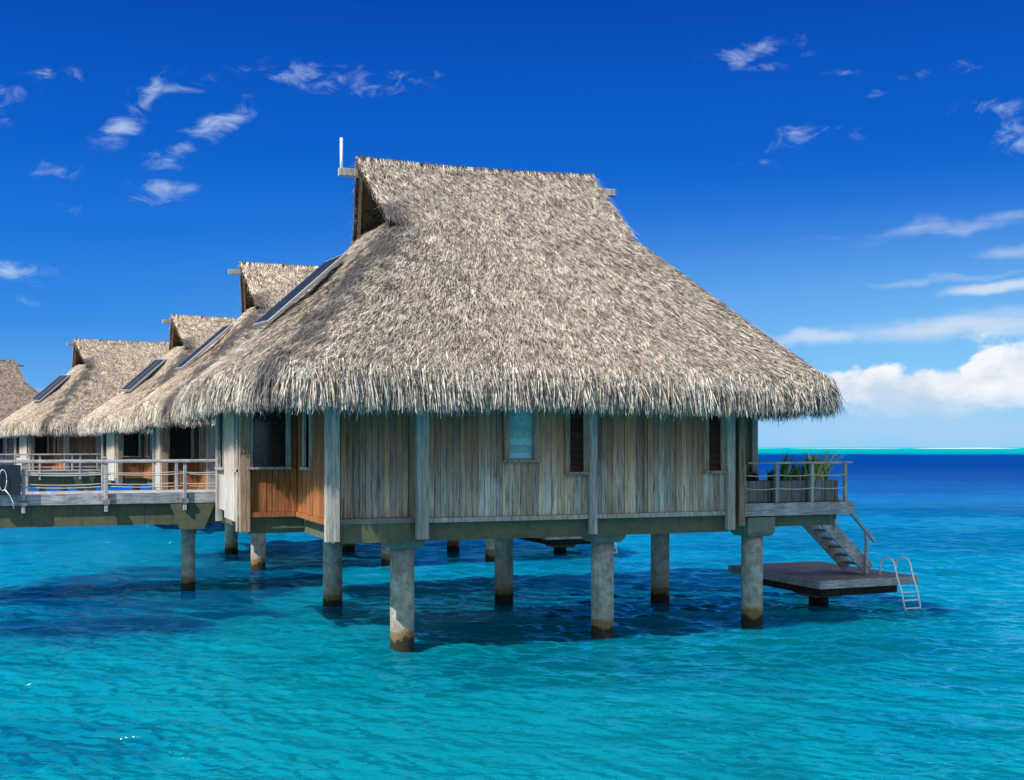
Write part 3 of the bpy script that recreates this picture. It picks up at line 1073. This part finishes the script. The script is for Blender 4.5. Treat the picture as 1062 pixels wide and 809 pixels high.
def build_hut():
    hut = empty('thatched_bungalow', (0.70, 21.37, 0), R(HUT_ROT))
    build_roof(hut)
    ZT = 4.95
    # floor slab and beams
    b = MB(.05)
    b.box(-4.05, 4.0, .14, 8.0, 2.335, 2.43)
    b.box(-5.15, -4.06, 3.08, 6.6, 2.335, 2.43)
    b.build('floor_slab', M['cap'], hut)
    for (x0, x1, y0, y1, z0, z1) in ((-4.05, 4.0, .14, .46, 2.0, 2.33), (-4.05, 4.0, 6.0, 6.3, 2.0, 2.33), (-4.0, -3.72, .47, 5.99, 2.0, 2.33),
                                     (-2.75, -2.45, .47, 5.99, 2.02, 2.33), (1.25, 1.55, .47, 5.99, 2.02, 2.33), (3.65, 3.95, .47, 5.99, 2.02, 2.33),
                                     (-5.10, -4.01, 3.12, 3.38, 2.0, 2.33), (-5.10, -4.84, 3.39, 6.5, 2.02, 2.33)):
        b = MB(.05)
        b.box(x0, x1, y0, y1, z0, z1)
        b.build('floor_beam', M['green'], hut)
    # piles
    for (x, y) in ((-2.62, .84), (1.44, .68), (5.02, .84)):
        pile(hut, x, y, .225, 1.86, (.66, .70, 1.84, 2.10 if x < 5 else 2.24))
    for (x, y) in ((-2.65, 6.6), (1.44, 6.1), (4.98, 4.75)):
        pile(hut, x, y, .225, 1.95, None)
    # front wall, bay by bay
    w = MB(.30)
    panel(w, (-3.99, .45), (-2.62, .45), 2.43, ZT, .115)
    panel(w, (-2.37, .06), (-.92, .06), 2.43, ZT)
    panel(w, (-.92, .06), (-.20, .06), 2.43, 3.44)
    panel(w, (-.20, .06), (.33, .06), 2.43, ZT)
    panel(w, (.33, .06), (.82, .06), 2.43, 3.20)
    panel(w, (.98, .06), (3.36, .06), 2.43, ZT)
    panel(w, (3.36, .06), (3.85, .06), 2.43, 3.20)
    w.build('front_wall', M['wall'], hut)
    w = MB(.12)
    panel(w, (-2.60, .05), (-2.60, .44), 2.43, ZT, .12, .03, (-1, 0))
    w.build('return_wall', M['brownpost'], hut)
    s_ = MB(.08)
    s_.box(-3.99, -2.62, .395, .43, 2.34, 2.425)
    s_.box(-2.36, .81, -.01, .04, 2.34, 2.425)
    s_.box(.99, 3.84, -.01, .04, 2.34, 2.425)
    s_.build('sill_board', M['post'], hut)
    window(hut, (-.90, .045), (-.22, .045), 3.47, ZT, (0, -1), 'louvre', 'brownpost', True, .09)
    window(hut, (.35, .045), (.80, .045), 3.23, ZT, (0, -1), 'darklouvre', 'brownpost', True, .055)
    window(hut, (3.38, .045), (3.82, .045), 3.23, ZT, (0, -1), 'darklouvre', 'brownpost', True, .055)
    post(hut, -4.12, .03, .25, .14, 2.05, ZT)
    post(hut, -2.49, -.01, .22, .14, 2.05, ZT)
    post(hut, .90, -.01, .15, .12, 2.05, ZT)
    post(hut, 3.94, -.01, .17, .14, 2.05, ZT)
    post(hut, 4.50, .48, .16, .14, 2.09, ZT, 'brownpost')
    post(hut, 5.32, 1.25, .15, .15, 2.53, ZT)
    for bx in (-1.72, 2.05, 2.75):
        bb = MB(.1)
        bb.box(bx - .02, bx + .02, .012, .04, 2.43, ZT)
        bb.build('batten', M['wall'], hut)
    # left wall, then the side bay
    w = MB(.16)
    panel(w, (-4.15, .12), (-4.15, 1.50), 2.43, ZT, .12, .03, (-1, 0))
    panel(w, (-4.15, 1.50), (-4.15, 2.20), 2.43, 3.30, .12, .03, (-1, 0))
    panel(w, (-4.15, 2.20), (-4.15, 2.98), 2.43, ZT, .12, .03, (-1, 0))
    panel(w, (-5.13, 3.02), (-4.17, 3.02), 2.43, 3.28, .12)
    panel(w, (-4.30, 3.02), (-4.17, 3.02), 3.28, ZT, .12)
    w.build('side_wall', M['warm'], hut)
    window(hut, (-4.165, 1.52), (-4.165, 2.18), 3.32, ZT, (-1, 0), 'darklouvre', 'post', False, .05)
    window(hut, (-5.12, 3.005), (-4.32, 3.005), 3.31, ZT, (0, -1), 'darklouvre', 'post', False, .05)
    s_ = MB(.08)
    s_.box(-4.20, -4.165, .12, 2.94, 2.33, 2.425)
    s_.box(-5.12, -4.21, 2.955, 2.99, 2.33, 2.425)
    s_.build('sill_board', M['warm'], hut)
    post(hut, -5.19, 3.01, .20, .16, 2.05, ZT, 'brownpost')
    w = MB(.12)
    panel(w, (-5.23, 3.10), (-5.23, 3.80), 2.33, 3.22, .10, .03, (-1, 0))
    panel(w, (-5.25, 3.82), (-5.25, 5.38), 2.20, ZT, .26, .05, (-1, 0))
    panel(w, (-5.23, 5.40), (-5.23, 6.50), 2.33, 3.22, .10, .03, (-1, 0))
    w.build('bay_wall', M['pale'], hut)
    window(hut, (-5.245, 3.12), (-5.245, 3.80), 3.26, ZT, (-1, 0), 'darklouvre', 'post', False, .05)
    window(hut, (-5.245, 5.42), (-5.245, 6.44), 3.26, ZT, (-1, 0), 'darklouvre', 'post', False, .05)
    post(hut, -5.24, 6.56, .14, .12, 2.05, ZT, 'post')
    post(hut, -5.32, 3.12, .05, .06, 2.05, ZT, 'post')
    # back and right walls (seen only from beside the hut), plus the entry side
    w = MB(.14)
    panel(w, (-5.20, 6.64), (-4.05, 6.64), 2.43, ZT, .13, .03, (0, 1))
    panel(w, (-4.03, 6.66), (-4.03, 8.0), 2.43, ZT, .13, .03, (-1, 0))
    panel(w, (-4.01, 8.0), (4.0, 8.0), 2.43, ZT, .2, .03, (0, 1))
    panel(w, (4.02, .95), (4.02, 7.98), 2.43, ZT, .2, .03, (1, 0))
    panel(w, (4.03, .93), (4.62, .93), 2.30, ZT, .13, .03, (0, -1))
    panel(w, (4.64, 1.32), (5.28, 1.32), 2.54, ZT, .13, .03, (0, -1))
    w.build('back_wall', M['brownpost'], hut)
    dk = MB()
    dk.box(-3.9, 3.9, .55, 7.9, 2.44, 4.6)
    dk.box(-5.05, -3.95, 3.15, 6.5, 2.44, 4.6)
    dk.build('dark_interior', M['dark'], hut)
    # solar collector on the left slope
    sl0, sl1 = Vector((-2.98, 0, 7.72)), Vector((-4.62, 0, 6.21))
    for k in range(2):
        y0 = 3.82 + k * .93
        fr_ = MB()
        c0 = sl0 + Vector((0, y0 + .44, .05 + .055 * k))
        c1 = sl1 + Vector((0, y0 + .44, .05 + .055 * k))
        nrm_ = Vector((-(sl0.z - sl1.z), -.13, (sl0.x - sl1.x))).normalized()
        fr_.bar(c0, c1, .88, .08, None, .01, nrm_)
        so = fr_.build('solar_collector', M['solarframe'], hut)
        for j in range(2):
            g = MB()
            yy = (j - .5) * .41
            zz_ = yy * .06
            g.bar(c0 + Vector((0, yy, zz_)) + (c1 - c0) * .03 + nrm_ * .042, c0 + Vector((0, yy, zz_)) + (c1 - c0) * .97 + nrm_ * .042, .33, .012, None, 0, nrm_)
            g.build('collector_glass', M['solar'], so)
    # terrace
    t = MB(.1)
    yb = .56
    while yb < 7.9:
        t.box(4.64, 7.34, yb, yb + .135, 2.49, 2.53)
        yb += .14
    te = t.build('terrace_deck', M['deck'], hut)
    f_ = MB(.05)
    f_.box(4.60, 7.38, .50, .555, 2.27, 2.535)
    f_.box(7.345, 7.395, .557, 7.9, 2.27, 2.535)
    f_.build('fascia_board', M['rail'], te)
    for (x0, x1, y0, y1, z0, z1) in ((4.2, 7.0, .68, .98, 2.03, 2.265), (6.1, 7.33, 1.05, 1.30, 2.12, 2.265), (4.2, 7.3, 4.6, 4.9, 2.03, 2.265), (4.7, 4.95, 1.31, 4.59, 2.1, 2.265), (7.0, 7.30, 1.32, 4.58, 2.08, 2.265)):
        b = MB()
        b.box(x0, x1, y0, y1, z0, z1)
        b.build('terrace_beam', M['green'], te)
    rl = MB()
    rl.bar((4.72, .60, 3.375), (7.36, .60, 3.375), .13, .045, None, .008)
    rail = rl.build('terrace_railing', M['rail'], hut)
    for x in (4.66, 5.46, 6.35, 7.22):
        o_ = MB(.08)
        o_.bar((x, .60, 2.54), (x, .60, 3.35), .08, .08, None, .008)
        o_.build('rail_post', M['post'], rail)
    for hr in (2.84, 3.12):
        for a, b_ in zip((4.66, 5.46, 6.35), (5.46, 6.35, 7.22)):
            rp = MB()
            rope(rp, (a, .56, hr), (b_, .56, hr), .025, .013)
            rp.build('rope', M['rope'], rail, True)
    # stair down to the swim platform
    st0, st1 = Vector((7.42, 0, 2.46)), Vector((9.12, 0, .80))
    stc = MB(.1)
    for i in range(8):
        v = st0.lerp(st1, (i + .6) / 8.3)
        stc.box(v.x - .02, v.x + .22, 2.24, 2.92, v.z - .02, v.z + .02)
    sto = stc.build('stair', M['deck'], hut)
    for y in (2.18, 2.96):
        b = MB()
        b.bar(st0 + Vector((-.05, y, .0)), st1 + Vector((0.0, y, .03)), .05, .30, None, .006)
        b.build('stringer', M['rail'], sto)
    b = MB()
    for (x, zb) in ((8.10, 1.80), (8.98, .75)):
        b.bar((x, 2.10, zb), (x, 2.10, 3.35 - (x - 7.42) * 1.0), .06, .06, None, .006)
    b.bar((7.62, 2.10, 3.10), (9.22, 2.10, 1.50), .07, .07, None, .01)
    b.build('handrail', M['rail'], sto)
    # antenna
    an = MB()
    an.tube([(-3.04, BC, 9.45), (-3.04, BC, 10.22)], .032, 10)
    an.build('antenna', M['white'], hut, True)
    return hut


def build_platform():
    pf = empty('swim_platform', (0.70, 21.37, 0), R(HUT_ROT))
    d = MB(.14)
    y = 1.60
    while y < 5.28:
        d.box(7.31, 9.97, y, y + .135, .655, .70)
        y += .14
    d.build('platform_deck', M['deck'], pf)
    f_ = MB(.05)
    f_.box(7.27, 10.01, 1.545, 1.597, .52, .703)
    f_.box(7.27, 10.01, 5.283, 5.335, .52, .703)
    f_.box(7.255, 7.307, 1.60, 5.28, .52, .703)
    f_.box(9.973, 10.025, 1.60, 5.28, .52, .703)
    f_.build('fascia_board', M['rail'], pf)
    b = MB()
    b.box(7.6, 9.75, 1.95, 4.95, .29, .51)
    b.build('support_frame', M['gablet'], pf)
    p_ = pile(pf, 8.62, 3.42, .23, .20, (.9, .9, .10, .285))
    ld = MB()
    H = []
    for x in (9.27, 9.72):
        pts = [(x, 1.98, .70)]
        for i in range(11):
            t = math.pi * i / 10
            pts.append((x, 1.70 + .25 * math.cos(t) * 1.0, .92 + .22 * math.sin(t)))
        pts += [(x + .03, 1.40, .70), (x + .07, 1.30, .35), (x + .11, 1.20, -.16)]
        ld.tube(pts, .022, 8)
    lo = ld.build('swim_ladder', M['steel'], pf, True)
    for z in (.38, .20, .02):
        y_ = 1.29 - (.35 - z) * .19
        r_ = MB()
        r_.tube([(9.27 + .06 + (.38 - z) * .08, y_, z), (9.72 + .06 + (.38 - z) * .08, y_, z)], .02, 8)
        r_.build('rung', M['steel'], lo, True)
    return pf


def build_jetty():
    j = empty('timber_jetty', (0.70, 21.37, 0), R(HUT_ROT))
    X0, X1 = -17.0, -3.9
    d = MB(.12)
    x = X0
    while x < X1:
        d.box(x, x + .138, 10.21, 12.29, 2.50, 2.55)
        x += .142
    d.build('deck_boards', M['rail'], j)
    for (y0, y1) in ((10.13, 10.205), (12.295, 12.37)):
        f_ = MB(.10)
        for a in np.arange(X0, X1, 1.87):
            f_.box(float(a), min(float(a) + 1.862, X1), y0, y1, 2.30, 2.556)
        f_.build('fascia_board', M['rail'], j)
    b = MB(.06)
    for a in np.arange(X0, X1, 2.6):
        b.box(float(a), min(float(a) + 2.595, X1), 10.25, 12.25, 1.76, 2.295)
    b.build('deck_beam', M['green'], j)
    for x in (-5.45, -12.6):
        p_ = pile(j, x, 11.25, .18, 1.70, None)
        c_ = MB()
        # tapering bracket between beam and pile
        w0, w1 = .29, .56
        y0, y1 = 10.14, 12.36
        vs = []
        for (z, w) in ((1.63, w0), (2.293, w1)):
            vs += [(x - w, y0, z), (x + w, y0, z), (x + w, y1, z), (x - w, y1, z)]
        c_.add(vs, [(3, 2, 1, 0), (4, 5, 6, 7), (0, 1, 5, 4), (1, 2, 6, 5), (2, 3, 7, 6), (3, 0, 4, 7)])
        c_.build('pile_cap', M['green'], p_)
    at = [-15.0 + 1.872 * i for i in range(6)]
    for (y, sg) in ((10.09, -1), (12.41, 1)):
        tr = MB(.04)
        tr.bar((X0, y, 3.345), (-4.42, y, 3.345), .14, .06, None, .012)
        t_ = tr.build('top_rail', M['rail'], j)
        for x in at:
            o_ = MB(.08)
            o_.bar((x, y, 2.12), (x, y, 3.31), .085, .085, None, .008)
            o_.box(x - .09, x + .09, y - .06, y + .06, 2.30, 2.42, (.6, .6, .6))
            o_.build('rail_post', M['rail'], j)
        for hr in (2.74, 3.04):
            for i in range(len(at)):
                x1 = at[i + 1] if i + 1 < len(at) else -4.40
                rp = MB()
                rope(rp, (at[i], y, hr), (x1, y, hr), .035, .013)
                rp.build('rope', M['rope'], j, True)
        if True:
            o_ = MB()
            o_.bar((-4.42, y, 2.50), (-4.42, y, 3.36), .07, .07)
            o_.build('rail_post', M['rail'], j)
    return j


hut = build_hut()
props(hut, 'large nearest thatched bungalow with a white antenna pole on its ridge beam', 'bungalow', 'thatched overwater bungalows')
plat = build_platform()
props(plat, 'nearer wooden swim platform with steel ladder, below the stairs of the largest bungalow', 'platform', 'swim platforms')
jet = build_jetty()
props(jet, 'nearest grey timber jetty with rope railings on an olive beam, left of the largest bungalow', 'jetty', 'jetties to the bungalows')

O1 = Vector((0.70, 21.37, 0))
PITCH = Vector((-5.72, 13.62, 0))


def place(src, loc, extra):
    c = copy_tree(src)
    c.location = loc
    c.rotation_euler = (0, 0, R(HUT_ROT + extra))
    return c


def from_ridge(rl, local, extra):
    th = R(HUT_ROT + extra)
    return Vector((rl[0] - (local[0] * math.cos(th) - local[1] * math.sin(th)), rl[1] - (local[0] * math.sin(th) + local[1] * math.cos(th)), 0))


def drop(root, names):
    for ch in list(root.children):
        if ch.name.split('.')[0] in names:
            for g in list(ch.children):
                bpy.data.objects.remove(g)
            bpy.data.objects.remove(ch)


L2 = O1 + PITCH
L3 = from_ridge((-15.75, 52.6), (-2.7, 4.0), 9)
L4 = from_ridge((-24.7, 64.2), (-2.7, 4.0), 14)
L5 = from_ridge((-35.6, 81.5), (2.8, 4.0), 20)
spec = [(L2, 0, 'second thatched bungalow, its ridge rising just behind the largest roof and its sloped solar panel'),
        (L3, 9, 'thatched bungalow third from the right, its roof peeking between two others with a dark gablet'),
        (L4, 14, 'wide far thatched bungalow with the fully visible ridge, second from the left edge'),
        (L5, 20, 'farthest thatched bungalow, roof cut by the left edge of the picture')]
for i, (loc, ex, lab) in enumerate(spec):
    c = place(hut, loc, ex)
    props(c, lab)
    for ch in c.children:
        if ch.name.startswith('thatched_roof'):
            ch.color = ((1.30, 1.28, 1.24, 1), (1.36, 1.33, 1.28, 1), (1.32, 1.29, 1.24, 1), (0.92, 0.85, 0.82, 1))[i]
    drop(c, ['antenna'] + (['solar_collector'] if i == 3 else []))
c = place(plat, L2, 0)
props(c, 'distant swim platform seen under the largest bungalow between its piles')
c = place(jet, L3, 9)
props(c, 'farther timber jetty with rope railings, running to the third bungalow behind the nearest jetty')

# ------------------------------------------------------------------ planters and plants on the terrace
def hutpt(x, y, z):
    v = O1 + A_AX * x + B_AX * y
    return (v.x, v.y, z)


pl_lab = ['grey wooden planter box against the hut corner post on the terrace', 'grey wooden planter box in the middle of the terrace rail', 'grey wooden planter box at the outer corner of the terrace']
for i, (x0, x1) in enumerate(((4.72, 5.42), (5.50, 6.30), (6.37, 7.14))):
    cx = (x0 + x1) / 2
    r_ = empty('planter_box', hutpt(cx, .98, 2.532), R(HUT_ROT))
    hw = (x1 - x0) / 2
    b = MB(.15)
    panel(b, (-hw, -.22), (hw, -.22), .02, .46, .085, .025)
    panel(b, (-hw, .22), (hw, .22), .02, .46, .085, .025, (0, 1))
    b.box(-hw - .012, -hw + .012, -.20, .20, .02, .458)
    b.box(hw - .012, hw + .012, -.20, .20, .02, .458)
    b.box(-hw + .02, hw - .02, -.2, .2, .0, .03)
    b.build('box', M['tub'], r_)
    s_ = MB()
    s_.box(-hw + .015, hw - .015, -.20, .20, .35, .40)
    s_.build('soil', M['soil'], r_)
    props(r_, pl_lab[i], 'planter', 'planter boxes on the terrace')

plants = [(4.86, .30, 'dark', 'small dark spiky plant against the hut corner above the terrace rail'),
          (5.12, .26, 'dark', 'low dark spiky plant, second from the hut corner on the terrace'),
          (5.62, .30, 'dark', 'low dark spiky plant just left of the tall dark leaves in the middle planter'),
          (5.95, .62, 'mid', 'tall dark green spiky plant in the middle planter'),
          (6.20, .45, 'mid', 'shorter green spiky plant beside the tall one in the middle planter'),
          (6.50, .58, 'mid', 'green spiky plant just left of the yellow leaved one'),
          (6.82, .72, 'pale', 'large yellow striped spiky plant at the outer end of the terrace rail')]
rp_ = random.Random(21)
for (x, h_, kind, lab) in plants:
    h_ *= 1.05 if kind != 'pale' else 1.0
    b = MB()
    nl = 26 if kind != 'pale' else 62
    for i in range(nl):
        az = rp_.uniform(0, 2 * math.pi)
        lean = rp_.uniform(.05, .55) if kind != 'pale' else rp_.uniform(.15, .95)
        ll = h_ * rp_.uniform(.6, 1.15)
        w = rp_.uniform(.026, .042) * (1.25 if kind == 'pale' else 1)
        bx, by = rp_.uniform(-.09, .09) * (2.2 if kind == 'pale' else 1), rp_.uniform(-.08, .08)
        dirh = Vector((math.cos(az), math.sin(az), 0))
        sd = Vector((-math.sin(az), math.cos(az), 0))
        if kind == 'pale':
            c_ = rp_.choice([(.80, .74, .18), (.62, .64, .14), (.88, .82, .42), (.26, .34, .08)])
        elif kind == 'mid':
            c_ = rp_.choice([(.07, .16, .04), (.13, .24, .06), (.26, .34, .10)])
        else:
            c_ = rp_.choice([(.03, .06, .025), (.05, .09, .03)])
        c2 = tuple(q * .6 for q in c_)
        prev = None
        for k in range(5):
            t = k / 4
            pos_ = Vector((bx, by, 0)) + dirh * (lean * ll * t ** 1.6) + Vector((0, 0, ll * t * (1 - .18 * lean * t)))
            ww = w * (1 - t ** 2 * .95)
            cur = (pos_ - sd * ww, pos_ + dirh * .004 + Vector((0, 0, -.006)), pos_ + sd * ww)
            if prev:
                b.add([prev[0], prev[1], cur[1], cur[0]], [(0, 1, 2, 3)], c_)
                b.add([prev[1], prev[2], cur[2], cur[1]], [(0, 1, 2, 3)], c2 if kind == 'pale' else c_)
            prev = cur
    o = b.build('spiky_plant', M['leaf'])
    o.location = hutpt(x, .98, 2.92)
    o.rotation_euler = (0, 0, R(HUT_ROT))
    props(o, lab, 'plant', 'spiky plants on the terrace')

# ------------------------------------------------------------------ dark panel with a pale oval hoop at the left end of the jetty
pn = empty('gate_panel', hutpt(-9.66, 9.98, 2.36), R(HUT_ROT))
b = MB()
b.box(-.62, .22, -.03, .03, .20, .92)
b.build('panel', M['navy'], pn)
b = MB()
pts = [(-.17 + .085 * math.cos(t) , -.06, .56 + .25 * math.sin(t)) for t in np.linspace(0, 2 * math.pi, 28)]
b.tube(pts, .008, 6)
b.tube([(-.12, -.06, .33), (-.02, -.06, .2), (.05, -.06, .05), (.07, -.06, -.12)], .014, 6)
b.build('oval_hoop', M['steel'], pn, True)
props(pn, 'dark blue panel with a pale oval hoop by the jetty rail at the left edge', 'panel')
